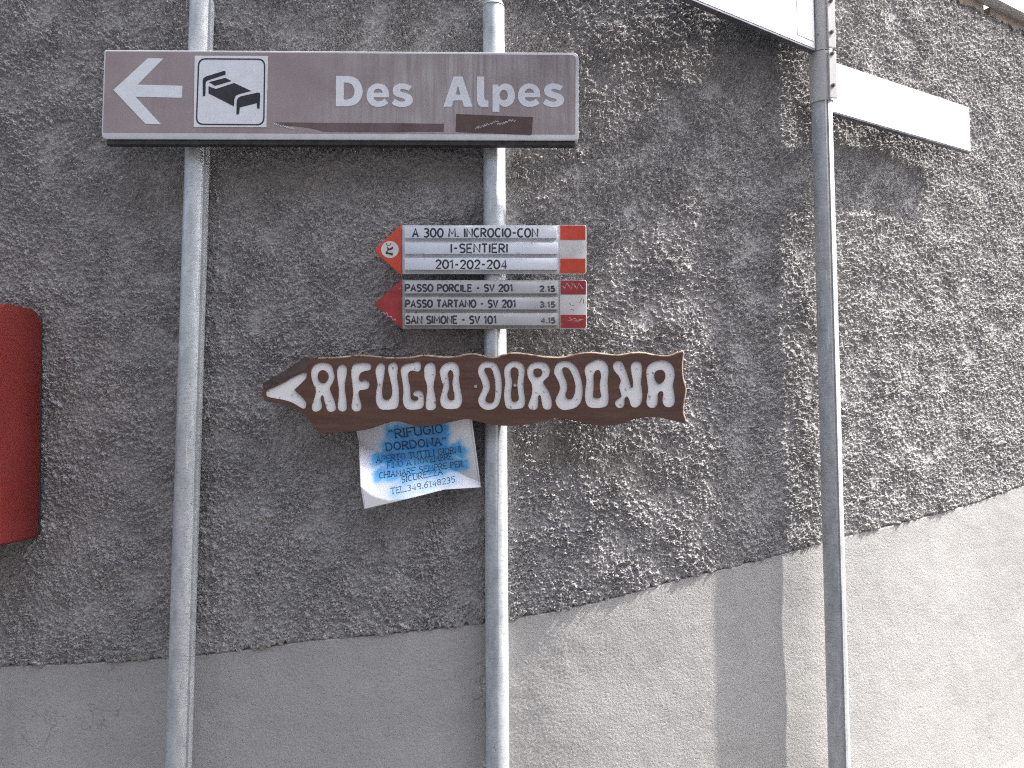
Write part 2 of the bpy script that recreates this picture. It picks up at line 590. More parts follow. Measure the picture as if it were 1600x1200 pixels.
def worley(x, z, cell, seed):
    """distance to the nearest jittered point, in cell units, and a random height of that point"""
    rng = np.random.default_rng(seed)
    J = rng.random((512, 512, 3)).astype(np.float32)
    gx = x / cell; gz = z / cell
    ix = np.floor(gx).astype(np.int32); iz = np.floor(gz).astype(np.int32)
    best = np.full(x.shape, 9.0, np.float32); second = best.copy(); hh = np.zeros(x.shape, np.float32)
    for a in (-1, 0, 1):
        for b in (-1, 0, 1):
            j = J[(ix + a) % 512, (iz + b) % 512]
            d = ((ix + a + j[..., 0] - gx) ** 2 + (iz + b + j[..., 1] - gz) ** 2).astype(np.float32)
            k = d < best
            second = np.where(k, best, np.minimum(second, d))
            best = np.where(k, d, best); hh = np.where(k, j[..., 2], hh)
    f1 = np.sqrt(best)
    return f1, np.sqrt(second) - f1, hh


def grid_mesh(name, P):
    """P: (rows, cols, 3)"""
    nr, nc = P.shape[:2]
    me = bpy.data.meshes.new(name)
    me.vertices.add(nr * nc)
    me.vertices.foreach_set("co", P.astype(np.float32).ravel())
    i = np.arange(nr * nc, dtype=np.int32).reshape(nr, nc)
    q = np.stack([i[:-1, :-1], i[:-1, 1:], i[1:, 1:], i[1:, :-1]], -1).reshape(-1, 4)
    me.loops.add(q.size)
    me.loops.foreach_set("vertex_index", q.ravel())
    me.polygons.add(len(q))
    me.polygons.foreach_set("loop_start", np.arange(0, q.size, 4, dtype=np.int32))
    me.update(calc_edges=True)
    me.shade_smooth()
    return me


def offset_surface(x, z, h):
    th = wall_th(x)
    return np.stack([x + np.sin(th) * h, wall_y(x) - np.cos(th) * h, z], -1)


wall = empty("plastered_wall", (0, 2.3, 0), "long grey roughcast wall with a smooth rendered plinth curving away behind the sign poles", "wall")
wall_inv = Matrix.Translation((0, -2.3, 0))

DX = .0021
xs = np.arange(-2.35, 3.1, DX)
nr = 1100
rows = np.arange(nr) * DX
shape = (nr, len(xs))
zb = np.interp(xs, EX, EZ)
rag = gfield((4, len(xs)), DX, .06, .6, 91)[0] * .004 + gfield((4, len(xs)), DX, .018, .5, 92)[0] * .0025
X = np.broadcast_to(xs, shape).astype(np.float64)
Zr = zb[None, :] + rows[:, None] + rag[None, :] * np.exp(-rows / .02)[:, None]
Z = np.minimum(Zr, WALL_TOP)
w1 = gfield(shape, DX, .030, .5, 1); w2 = gfield(shape, DX, .030, .5, 2)
w3 = gfield(shape, DX, .011, .4, 3); w4 = gfield(shape, DX, .011, .4, 4)
Zn = zb[None, :] + rows[:, None]
sx_ = X + (w1 * .0055 + w3 * .0022); sz_ = Zn + (w2 * .0055 + w4 * .0022)
d1, e1, h1 = worley(sx_, sz_ * 1.4, .0112, 11)
d2, e2, h2 = worley(sx_ + w3 * .001, sz_ * 1.3 + 3.7, .0064, 12)
big = gfield(shape, DX, .17, .4, 5)
coarse = 1 / (1 + np.exp(-1.6 * gfield(shape, DX, .17, .45, 6)))           # where the cast is knobbly rather than flat
med = gfield(shape, DX, .055, .4, 7)
sm = gfield(shape, DX, .022, .4, 8)
fine = gfield(shape, DX, .0085, .35, 9)
def plateau(d, a, b):
    t = np.clip((b - d) / (b - a), 0, 1)
    return t * t * (3 - 2 * t)
def grain(d, e, h, gap):
    t = np.clip(e / gap, 0, 1)
    return (t * t * (3 - 2 * t)) * (.35 + .65 * h) * (1.1 - .45 * d)
lump1 = grain(d1, e1, h1, .42)
lump2 = grain(d2, e2, h2, .45)
k_ = .72 + .56 * coarse
H = (.002 + big * .0015 + med * .0007 + sm * .0012 * k_ + fine * .0005 * k_
     + lump1 * .0070 * k_ + lump2 * .0030 * k_).astype(np.float64)
H = np.maximum(H, .0015)
lip = np.clip(rows / .010, 0, 1)[:, None] ** .5
H = H * (.25 + .75 * lip) + .004 * lip
H[0] = -.004
H[1] = np.maximum(H[1] * .8, .003)
Zr[0] = Zr[1] + .002
Z = np.minimum(Zr, WALL_TOP + gfield((4, len(xs)), DX, .05, .6, 95)[0][None, :] * .006)
P = offset_surface(X, Z, H)
me = grid_mesh("rough_plaster", P)
o = link("rough_plaster", me, M_rough, wall); o.matrix_parent_inverse = wall_inv
o["label"] = "coarse grey roughcast plaster of the upper wall"

# smooth plinth: runs from below the ground up behind the roughcast
rows2 = np.arange(0, 1.55, .003)
xs2 = np.arange(-2.35, 3.1, .003)
shape2 = (len(rows2), len(xs2))
X2 = np.broadcast_to(xs2, shape2).astype(np.float64)
top2 = np.interp(xs2, EX, EZ) + .03
Z2 = top2[None, :] - 1.55 + rows2[:, None]
H2 = (gfield(shape2, .003, .30, .4, 21) * .0006 + gfield(shape2, .003, .07, .5, 22) * .0002
      + gfield(shape2, .003, .011, .45, 23) * .00016).astype(np.float64)
zb2 = np.interp(xs2, EX, EZ)[None, :]
H2 = H2 + np.where(Z2 < zb2 + .002, .0075, -.004)
P2 = offset_surface(X2, Z2, H2)
o = link("smooth_plinth", grid_mesh("smooth_plinth", P2), M_smooth, wall); o.matrix_parent_inverse = wall_inv
o["label"] = "smooth pale grey rendered plinth along the foot of the wall"

# body of the wall behind the plaster, running on past the picture
xs3 = np.linspace(-5.5, 8, 160)
bm = bmesh.new()
vs = []
for x in xs3:
    th = float(wall_th(x)); y = float(wall_y(x))
    n = Vector((math.sin(th), -math.cos(th), 0)); p = Vector((x, y, 0))
    a = p - n * .012; b = p - n * .32
    zb_ = float(ground_z(x)) - .4
    vs.append([bm.verts.new((a.x, a.y, zb_)), bm.verts.new((a.x, a.y, WALL_TOP)),
               bm.verts.new((b.x, b.y, WALL_TOP)), bm.verts.new((b.x, b.y, zb_))])
for q, w in zip(vs[:-1], vs[1:]):
    for k in range(3):
        bm.faces.new((q[k], w[k], w[k + 1], q[k + 1]))
o = mesh("wall_core", bm, M_rough, wall); o.matrix_parent_inverse = wall_inv

# ------------------------------------------------------------------ ground
gx = np.concatenate([np.linspace(-60, -3, 20), np.linspace(-2.9, 4, 120), np.linspace(4.2, 60, 20)])
gy = np.concatenate([np.linspace(-60, -.5, 20), np.linspace(-.4, 4, 60), np.linspace(4.5, 60, 12)])
GX, GY = np.meshgrid(gx, gy)
rng = np.random.default_rng(5)
GZ = ground_z(GX) + rng.normal(0, .0012, GX.shape)
o = link("road", grid_mesh("road", np.stack([GX, GY, GZ], -1)), M_asphalt)
tag(o, kind="structure")
px_ = np.linspace(-5.4, 7.9, 300)
PV = []
for off, dz in ((.55, -.04), (.55, .02), (.53, .025), (.2, .028), (.02, .032), (-.1, .032)):
    th = wall_th(px_)
    PV.append(np.stack([px_ + np.sin(th) * off, wall_y(px_) - np.cos(th) * off, ground_z(px_) + dz], -1))
o = link("pavement", grid_mesh("pavement", np.stack(PV)), M_road)
tag(o, kind="structure")


# unseen slope behind the viewer, added only to shut off the low sky
hx, hy = np.meshgrid(np.linspace(-90, 90, 80), np.linspace(-70, -6.5, 50))
hz_ = ground_z(hx) - .3 + (-6.5 - hy) * 1.05 + gfield(hx.shape, 2.0, 14, .5, 61) * np.clip((-6.5 - hy) / 10, 0, 1) * 1.2
M_sky_blocker = plaster("sky_blocker_rock", (.060, .056, .058), (.10, .094, .096), (.035, .034, .036), 2, 3, .5, .05)
o = link("sky_blocker", grid_mesh("sky_blocker", np.stack([hx, hy, hz_], -1)), M_sky_blocker)
tag(o, kind="structure")


# ------------------------------------------------------------------ poles
def make_pole(p_top, p_bot, Y, r, groove, m, label, top_z=None, cap=False):
    a = at(*p_top, Y); b = at(*p_bot, Y)
    d = (a - b).normalized()
    foot = b + d * ((float(ground_z(b.x)) - .02 - b.z) / d.z)
    head = a if top_z is None else b + d * ((top_z - b.z) / d.z)
    root = empty("sign_pole", foot, label, "pole", "galvanised poles in front of the wall")
    L = (head - foot).length
    prof = []
    n = 72
    for k in range(n):
        an = 2 * math.pi * k / n
        rr = r
        if groove is not None:
            da = math.degrees((an - groove + math.pi) % (2 * math.pi) - math.pi)
            if abs(da) < 7: rr = r - .005
            elif abs(da) < 12: rr = r + .0007
        prof.append((rr * math.cos(an), rr * math.sin(an)))
    bm = bmesh.new()
    rings = []
    zs = [0, L - .003, L]
    for i, z in enumerate(zs):
        s = 1 if i < 2 else .96
        rings.append([bm.verts.new((x * s, y * s, z)) for x, y in prof])
    rings.append([bm.verts.new((x * .9, y * .9, L - .0005)) for x, y in prof])
    rings.append([bm.verts.new((x * .9, y * .9, L - .06)) for x, y in prof])
    for A, B in zip(rings[:-1], rings[1:]):
        for k in range(n):
            bm.faces.new((A[k], A[(k + 1) % n], B[(k + 1) % n], B[k]))
    bm.faces.new(rings[-1])
    q = Vector((0, 0, 1)).rotation_difference(d)
    bm.transform(q.to_matrix().to_4x4())
    mesh("tube", bm, m, root, smooth=True)
    bm = bmesh.new()
    add_cyl(bm, d * .0, d * .05, r + .012, 32, True, r + .004)
    mesh("concrete_collar", bm, M_road, root, smooth=True)
    if cap:
        bm = bmesh.new()
        t = bmesh.new()
        bmesh.ops.create_cone(t, cap_ends=True, segments=40, radius1=r + .0015, radius2=r * .8, depth=.016)
        bmesh.ops.translate(t, verts=t.verts, vec=(0, 0, L + .004))
        tm = bpy.data.meshes.new("t"); t.to_mesh(tm); t.free(); bm.from_mesh(tm); bpy.data.meshes.remove(tm)
        bm.transform(q.to_matrix().to_4x4())
        mesh("cap", bm, M_cap, root, smooth=True)
    return root, head, d


AZ = lambda deg: math.radians(-90 + deg)     # 0 = towards the camera, positive to the right
make_pole((316, 2), (282, 1100), 2.087, .0325, AZ(57), M_pole,
          "galvanised pole with a lengthwise groove at the left end of the brown hotel sign")
make_pole((771, 10), (777, 1100), 2.083, .0305, None, M_pole,
          "galvanised pole carrying the two red and white trail arrows and the wooden board", cap=True)
PR_Y = 2.326
pr, pr_head, pr_d = make_pole((1280, 20), (1309, 1100), PR_Y, .0305, AZ(3), M_pole_dark,
                              "weathered grey pole standing alone with two white plates clamped near its top", top_z=EYE + 1.66)

# ------------------------------------------------------------------ hotel sign
HY = 2.025
hs_o = at(530, 150, HY)
hotel = empty("hotel_sign", hs_o, "long faded brown hotel sign with white arrow, bed pictogram and the words Des Alpes", "sign")


def L(o, px, py, Y):
    p = at(px, py, Y) - o
    return (p.x, p.z)


def rounded(pts, rad, n=6):
    """pixel polygon with rounded corners; rad: one radius per corner"""
    out = []
    K = len(pts)
    for i in range(K):
        p = Vector(pts[i]); a = Vector(pts[i - 1]); b = Vector(pts[(i + 1) % K])
        r = rad[i] if isinstance(rad, (list, tuple)) else rad
        if r <= 0:
            out.append(tuple(p)); continue
        p0 = p + (a - p).normalized() * r; p1 = p + (b - p).normalized() * r
        for k in range(n + 1):
            t = k / n
            q = p0 * (1 - t) ** 2 + p * 2 * t * (1 - t) + p1 * t * t
            out.append((q.x, q.y))
    return out


hl = lambda pts: [L(hs_o, x, y, HY) for x, y in pts]
box_px = rounded([(163, 78), (904, 82.5), (904, 219.5), (158.5, 217)], [3, 9, 6, 9])
fill("sign_box", [hl(box_px)], .028, 0, M_box, hotel, bevel=.0012)
shade_strip_px = [(165, 215), (899, 217.5), (898.5, 226.5), (165, 224.5)]
fill("underside_shade_strip", [hl(shade_strip_px)], .020, .004, M_dark, hotel, bevel=.001)  # added dark strip: shade under the sign box put into its colour
film_px = rounded([(165.5, 80.5), (899.5, 86), (899, 210), (161, 207)], [2, 7, 1, 1])
fill("brown_film", [hl(film_px)], .0006, -.0006, M_film, hotel)
arrow_z = [(150, 323), (365, 125), (462, 127), (300, 290), (580, 297), (578, 372), (288, 366), (447, 537), (350, 535)]
z1 = lambda pts: [(140 + x / 4, 60 + y / 4) for x, y in pts]
z2 = lambda pts, d=0: [((500 + (p[0] + d) / 3.8095, 60 + p[1] / 3.8095) + tuple(p[2:])) for p in pts]
fill("arrow", [hl(rounded(z1(arrow_z), .7, 3))], .0005, -.0012, M_refl, hotel)
pict = fill("pictogram_panel", [hl(rounded(z1([(658, 110), (1115, 112), (1105, 556), (652, 554)]), .8, 3))], .0008, -.0014, M_refl, hotel)
o_ = rounded(z1([(680, 125), (1100, 128), (1094, 545), (665, 542)]), 12)
i_ = rounded(z1([(688, 133), (1092, 136), (1086, 537), (673, 534)]), 10.5)
fill("black_border", [hl(o_), hl(i_)], .0004, -.0019, M_black, pict)
bed = [[(709, 362), (709, 262), (713, 250), (728, 240), (840, 205), (850, 207), (852, 216), (850, 228), (752, 260), (735, 266), (727, 277), (725, 362)],
       [(747, 275), (850, 248), (888, 268), (785, 298)],
       [(745, 300), (790, 318), (905, 280), (1012, 330), (935, 350), (915, 360), (906, 382), (904, 426), (745, 345)],
       [(919, 476), (921, 390), (928, 375), (945, 364), (1050, 340), (1063, 341), (1068, 350), (1063, 440), (1048, 438), (1046, 406), (940, 433), (936, 475)]]
fill("bed_symbol", [hl(z1(b)) for b in bed], .0005, -.0019, M_black, pict)

C1 = 'c'
G_D = [[(95, 225, C1), (165, 225, C1), (205, 233), (238, 263), (254, 315), (240, 365), (208, 395), (165, 405, C1), (95, 405, C1)],
       [(142, 264, C1), (163, 264, C1), (192, 278), (206, 315), (193, 352), (163, 366, C1), (142, 366, C1)]]
G_e = [[(411, 352, C1), (318, 352, C1), (325, 366), (348, 376), (372, 370), (384, 360, C1), (407, 387, C1), (380, 403), (345, 409),
        (307, 399), (283, 368), (278, 337), (290, 300), (316, 277), (347, 270), (383, 280), (406, 308)],
       [(318, 325, C1), (374, 325, C1), (366, 308), (346, 300), (326, 308)]]
G_s = [[(546, 287, C1), (528, 312, C1), (508, 305), (490, 302), (477, 308), (485, 320), (515, 327), (542, 342), (553, 368), (541, 394), (512, 408),
        (475, 409), (446, 401), (427, 388, C1), (445, 361, C1), (470, 375), (495, 378), (508, 371), (500, 361), (470, 352), (443, 338), (433, 312),
        (442, 288), (468, 272), (500, 270), (526, 277)]]
G_A = [[(735, 408, C1), (795, 228, C1), (848, 228, C1), (908, 408, C1), (858, 408, C1), (846, 370, C1), (795, 370, C1), (783, 408, C1)],
       [(806, 336, C1), (836, 336, C1), (821, 283, C1)]]
G_l = [[(935, 228, C1), (978, 228, C1), (978, 350, C1), (981, 364), (990, 370), (1002, 370, C1), (1003, 408, C1), (972, 410), (945, 399), (935, 365, C1)]]
G_p = [[(1027, 276, C1), (1060, 276, C1), (1064, 291, C1), (1082, 275), (1107, 270), (1142, 286), (1160, 337), (1146, 386), (1110, 408), (1085, 404),
        (1068, 392, C1), (1068, 438, C1), (1027, 438, C1)],
       [(1068, 338), (1078, 314), (1095, 307), (1112, 318), (1118, 339), (1111, 361), (1095, 370), (1078, 363)]]
for g, d in ((G_D, 0), (G_e, 0), (G_s, 0), (G_A, 0), (G_l, 0), (G_p, 0), (G_e, 900), (G_s, 900)):
    fill("letter", [hl(spline(z2(lp, d), 6)) for lp in g], .0006, -.0013, M_refl, hotel)

zp = lambda pts: [(700 + x / 7.273, 170 + y / 7.273) for x, y in pts]
zq = lambda pts: [(420 + x / 5.714, 170 + y / 5.714) for x, y in pts]
st = fill("sticker_patch", [hl(zp([(92, 60), (966, 97), (950, 298), (85, 266)]))], .0004, -.0010, M_patch, hotel)
st["label"] = "dark brown rectangular sticker with scraped marks"
scr = []
for cx, cy in [(335, 222), (360, 212), (395, 205), (425, 190), (455, 180), (490, 170), (520, 158), (545, 150), (580, 172), (610, 178), (640, 165), (665, 150), (690, 145), (715, 135), (740, 140)]:
    p = [(cx - 22, cy + 12), (cx - 6, cy - 10), (cx + 8, cy + 6), (cx + 24, cy - 14)]
    scr += hl(zp([(a + random.uniform(-6, 6), b + random.uniform(-6, 6)) for a, b in p]))
strokes("scratch_mark", [scr], .0011, -.0011, M_scratch, st)
st2 = fill("sticker_patch", [hl(zq([(60, 122), (560, 126), (1080, 128), (1565, 135), (1562, 205), (1080, 210), (880, 210), (500, 206), (440, 190), (360, 172), (230, 156), (110, 150)]))],
           .0004, -.0010, M_patch_faded, hotel)
st2["label"] = "worn brown strip of old sticker along the lower edge"
scr = []
for k in range(11):
    x0 = 60 + k * 16; y0 = 140 + k * 4.5 + random.uniform(-8, 8)
    scr += hl(zq([(x0 - 8, y0 - 8), (x0 + 2, y0 + 10), (x0 + 12, y0 - 4)]))
strokes("scratch_mark", [scr], .0011, -.0011, M_scratch, st2)
# rear clamps on both poles
for px in (309, 774):
    bm = bmesh.new()
    c = at(px, 120, HY) - hs_o
    add_box(bm, (c.x, .034, 0), (.085, .012, .03), .002)
    mesh("rear_clamp", bm, M_pole, hotel)


# ------------------------------------------------------------------ trail arrows
def trail_sign(top, label, m_body, m_bar, m_red, m_ink, tip, tail_y, bars, texts, rnd, lx):
    Y = 2.048
    z3 = lambda pts: [(570 + x / 4.444, 330 + y / 4.444) for x, y in pts]
    o_ = at(750, 330 + (top + 170) / 4.444, Y)
    root = empty("trail_sign", o_, label, "sign", "red and white trail arrow signs on the middle pole")
    f = lambda pts: [L(o_, x, y, Y) for x, y in z3(pts)]
    fr = lambda pts, r: [L(o_, x, y, Y) for x, y in rounded(z3(pts), r)]
    b = fill("board", [f([(lx, top), (1353, top), (1353, top + 338), (lx, top + 338)])], .008, 0, m_body, root, bevel=.0008)
    fill("arrow_tip", [f(spline(tip, 4))], .009, -.0008, m_red, root, bevel=.0008)
    x0, x1 = rnd
    tl = fill("tail", [fr([(x0, top), (x1, top), (x1, top + 338), (x0, top + 338)], [0, 4.5, 4.5, 0])], .009, -.0006, M_white, root, bevel=.0008)
    y0, y1, y2, y3 = tail_y
    fill("red_band", [fr([(x0 + 5, y0), (x1 - 6, y0), (x1 - 6, y1), (x0 + 5, y1)], [0, 3.5, 0, 0])], .0006, -.0012, m_red, tl)
    fill("red_band", [fr([(x0 + 5, y2), (x1 - 6, y2), (x1 - 6, y3), (x0 + 5, y3)], [0, 0, 3.5, 0])], .0006, -.0012, m_red, tl)
    for (a, c, e, g), tx in zip(bars, texts):
        s = fill("text_strip", [f([(a, c), (e, c), (e, g), (a, g)])], .0075, -.0068, m_bar, b, bevel=.0006)
        for (t, xa, xb, ya, yb, ink) in tx:
            pa = L(o_, *z3([(xa, yb)])[0], Y); pb = L(o_, *z3([(xb, ya)])[0], Y)
            ps = text_polys(t, pa[0], pb[0], pb[1] - pa[1], jitter=.02)
            strokes("lettering", [[(x, z + pa[1]) for x, z in p] for p in ps], .0024, -.0069, ink, s, .3)
    return root, f


ts1, f1 = trail_sign(97, "clean red and white trail arrow lettered I-SENTIERI with a round white emblem on its tip", M_alu_a, M_bar_a, M_red_a, M_ink,
                     [(66, 270, C1), (112, 224), (238, 106), (252, 99), (258, 103, C1), (256, 434, C1), (244, 436), (102, 312)], (99, 199, 330, 432),
                     [(278, 112, 1333, 190), (280, 222, 1336, 300), (280, 330, 1336, 410)],
                     [[("A 300 M. INCROCIO-CON", 335, 1200, 125, 182, M_ink)], [("I-SENTIERI", 600, 990, 232, 290, M_ink)],
                      [("201-202-204", 497, 985, 345, 401, M_ink)]], (1352, 1538), 260)
disc = [(175 + 61 * math.cos(a * math.pi / 20), 267 + 59 * math.sin(a * math.pi / 20)) for a in range(40)]
em = fill("emblem_disc", [f1(disc)], .0008, -.0014, M_white, ts1)
ze = lambda pts: f1([((x / 12 + 0) * 4.444, (10 + y / 12) * 4.444) for x, y in pts])
fill("emblem_mark", [ze([(425, 540), (440, 565), (460, 585), (530, 545), (528, 590), (495, 605), (425, 620)]),
                     ze([(395, 640), (425, 625), (440, 660), (528, 665), (522, 715), (470, 692), (395, 680)])], .0005, -.0019, M_ink, em)
strokes("emblem_line", [ze([(400, 480), (410, 510), (440, 525), (475, 515), (495, 480)]), ze([(425, 620), (500, 600), (530, 560)])], .0009, -.0016, M_ink, em)
sq = []
for k in range(9):
    x0 = 1415 + k * 10; y0 = 255 + 18 * math.sin(k * 1.7)
    sq.append(f1([(x0, y0), (x0 + 8, y0 + 28), (x0 + 16, y0 + 4)]))
strokes("pen_scribble", [sum(sq, [])], .0006, -.0007, M_ghost, ts1)

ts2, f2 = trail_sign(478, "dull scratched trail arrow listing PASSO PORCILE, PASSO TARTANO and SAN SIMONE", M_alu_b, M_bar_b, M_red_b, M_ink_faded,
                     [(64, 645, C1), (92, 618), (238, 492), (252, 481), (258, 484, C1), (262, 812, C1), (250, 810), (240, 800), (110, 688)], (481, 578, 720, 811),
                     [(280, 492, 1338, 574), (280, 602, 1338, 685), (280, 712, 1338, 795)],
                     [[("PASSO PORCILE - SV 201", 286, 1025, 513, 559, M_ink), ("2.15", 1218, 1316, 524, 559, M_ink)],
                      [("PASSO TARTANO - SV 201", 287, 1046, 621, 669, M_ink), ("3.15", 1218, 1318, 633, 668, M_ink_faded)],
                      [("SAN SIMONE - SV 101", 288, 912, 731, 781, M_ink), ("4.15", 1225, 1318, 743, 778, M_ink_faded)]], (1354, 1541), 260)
sq = [f2([(1490, 640), (1510, 600)]), f2([(1518, 640), (1520, 610)]), f2([(1420, 640), (1432, 652)]), f2([(1430, 680), (1455, 690)]), f2([(1440, 655), (1450, 655)])]
for q in sq:
    strokes("pen_mark", [q], .0006, -.0007, M_ink, ts2)
scr = []
for k in range(3):
    scr += [(1420 + 40 * k, 735 + 9 * (k % 3)), (1438 + 40 * k, 752 + 7 * ((k + 1) % 3)), (1400 + 40 * k, 764)]
strokes("scratch_mark", [f2(scr)], .0006, -.0012, M_scratch, ts2)
strokes("scratch_mark", [f2([(1375 + 14 * k, 520 + 22 * math.sin(k * 2.1)) for k in range(11)])], .0006, -.0012, M_scratch, ts2)
strokes("scratch_mark", [f2([(130 + 11 * k, 700 + 8 * k + 12 * math.sin(k * 2.3)) for k in range(9)])], .0007, -.0010, M_scratch, ts2)
for root in (ts1, ts2):
    bm = bmesh.new()
    c = at(774, 400, 2.05) - root.location
    add_box(bm, (c.x, .0125, 0), (.075, .008, .05), .0015)
    mesh("rear_bracket", bm, M_pole, root)

# ------------------------------------------------------------------ carved wooden board
WY = 2.025
wo_ = at(742, 608, WY)
board = empty("wooden_arrow_board", wo_, "wavy brown wooden arrow board with carved white letters RIFUGIO DORDONA", "sign")
wl = lambda pts: [L(wo_, x, y, WY) for x, y in pts]
z4 = lambda pts: [((400 + p[0] / 4.571, 540 + p[1] / 4.571) + tuple(p[2:])) for p in pts]
z5 = lambda pts: [((730 + p[0] / 4.571, 540 + p[1] / 4.571) + tuple(p[2:])) for p in pts]
outline = (z4([(50, 268, C1), (120, 228), (250, 152), (330, 92), (352, 78, C1), (380, 92, C1), (470, 93), (600, 88), (730, 74), (850, 82), (950, 92), (1100, 90), (1200, 74), (1350, 87), (1440, 82)])
           + z5([(0, 66), (60, 65), (130, 82), (200, 90), (260, 70), (340, 58), (450, 70), (560, 86), (680, 88), (780, 68), (880, 55), (1000, 67), (1080, 73),
                 (1180, 58), (1250, 55), (1350, 74), (1440, 78), (1500, 56), (1543, 44, C1), (1533, 130), (1535, 210), (1548, 270), (1558, 320), (1547, 390), (1540, 470), (1560, 552, C1),
                 (1500, 538), (1400, 515), (1290, 510), (1180, 530), (1080, 563), (980, 572), (880, 560), (750, 530), (640, 518), (530, 540), (430, 563), (300, 573), (180, 563), (60, 538)])
           + z4([(1500, 524), (1400, 543), (1270, 568), (1150, 577), (1050, 548), (990, 540), (900, 558), (780, 598), (650, 614), (540, 620), (462, 630, C1),
                 (420, 585), (345, 490), (270, 450), (180, 420), (60, 396, C1), (48, 350), (47, 300)]))
outl = spline(outline, 4)
G4 = {
 'arrow': [[(75, 330), (85, 318), (130, 300), (200, 265), (270, 225), (330, 200), (355, 198), (360, 212), (352, 234), (320, 268), (285, 300), (270, 315), (280, 325), (300, 345), (335, 380), (355, 410), (352, 440), (340, 447), (320, 440), (260, 405), (200, 385), (130, 372), (85, 362), (75, 350)]],
 'R': [[(395, 195), (400, 165), (425, 135), (465, 123), (510, 128), (540, 150), (550, 185), (558, 225), (545, 265), (525, 300), (535, 340), (555, 390), (568, 440), (560, 462), (535, 470), (512, 460), (500, 430), (490, 390), (482, 360), (472, 352), (460, 365), (460, 390), (468, 430), (460, 455), (430, 468), (405, 460), (400, 435), (410, 400), (425, 350), (428, 310), (410, 270), (398, 230)],
       [(440, 210), (450, 185), (475, 172), (505, 185), (520, 215), (510, 250), (490, 268), (460, 265), (442, 240)]],
 'I': [[(580, 200), (585, 160), (600, 140), (625, 138), (645, 160), (645, 200), (635, 250), (632, 310), (640, 370), (645, 430), (640, 458), (615, 468), (592, 455), (585, 430), (592, 370), (592, 300), (585, 250)]],
 'F': [[(682, 210), (685, 160), (700, 135), (740, 125), (790, 125), (815, 135), (820, 155), (810, 172), (780, 178), (750, 190), (735, 215), (733, 243), (745, 255), (775, 250), (800, 258), (808, 280), (798, 303), (770, 312), (745, 315), (733, 325), (730, 350), (740, 390), (750, 430), (740, 460), (710, 467), (690, 455), (684, 430), (690, 390), (695, 330), (690, 270)]],
 'U': [[(855, 180), (865, 145), (885, 127), (905, 130), (918, 150), (915, 190), (908, 240), (900, 290), (898, 340), (905, 375), (925, 390), (950, 385), (968, 365), (975, 330), (970, 280), (955, 220), (945, 170), (950, 140), (970, 123), (995, 125), (1010, 150), (1008, 190), (1005, 230), (1015, 290), (1018, 340), (1018, 400), (1008, 435), (985, 450), (930, 455), (890, 450), (868, 425), (858, 385), (860, 330), (870, 280), (862, 230)]],
 'G': [[(1040, 210), (1035, 175), (1045, 150), (1075, 132), (1120, 125), (1150, 115), (1170, 122), (1175, 145), (1172, 172), (1155, 183), (1120, 175), (1095, 182), (1083, 205), (1088, 250), (1098, 300), (1100, 350), (1105, 380), (1125, 395), (1150, 393), (1162, 378), (1155, 362), (1135, 358), (1125, 345), (1135, 328), (1160, 322), (1185, 335), (1195, 365), (1198, 405), (1190, 435), (1165, 450), (1110, 455), (1075, 445), (1055, 415), (1050, 375), (1055, 330), (1050, 270)]],
 'I2': [[(1203, 180), (1212, 140), (1240, 123), (1268, 130), (1280, 165), (1280, 210), (1270, 255), (1265, 300), (1275, 350), (1283, 400), (1282, 440), (1260, 457), (1225, 455), (1214, 430), (1218, 380), (1225, 320), (1220, 270), (1206, 225)]],
 'O': [[(1315, 190), (1325, 155), (1355, 128), (1395, 118), (1430, 130), (1447, 160), (1450, 200), (1448, 250), (1458, 310), (1468, 370), (1468, 405), (1448, 440), (1410, 450), (1360, 448), (1330, 430), (1318, 390), (1330, 330), (1340, 290), (1325, 240)],
       [(1368, 200), (1385, 172), (1405, 185), (1412, 220), (1405, 260), (1410, 310), (1420, 350), (1415, 385), (1390, 392), (1370, 378), (1365, 345), (1378, 300), (1375, 250)]],
}
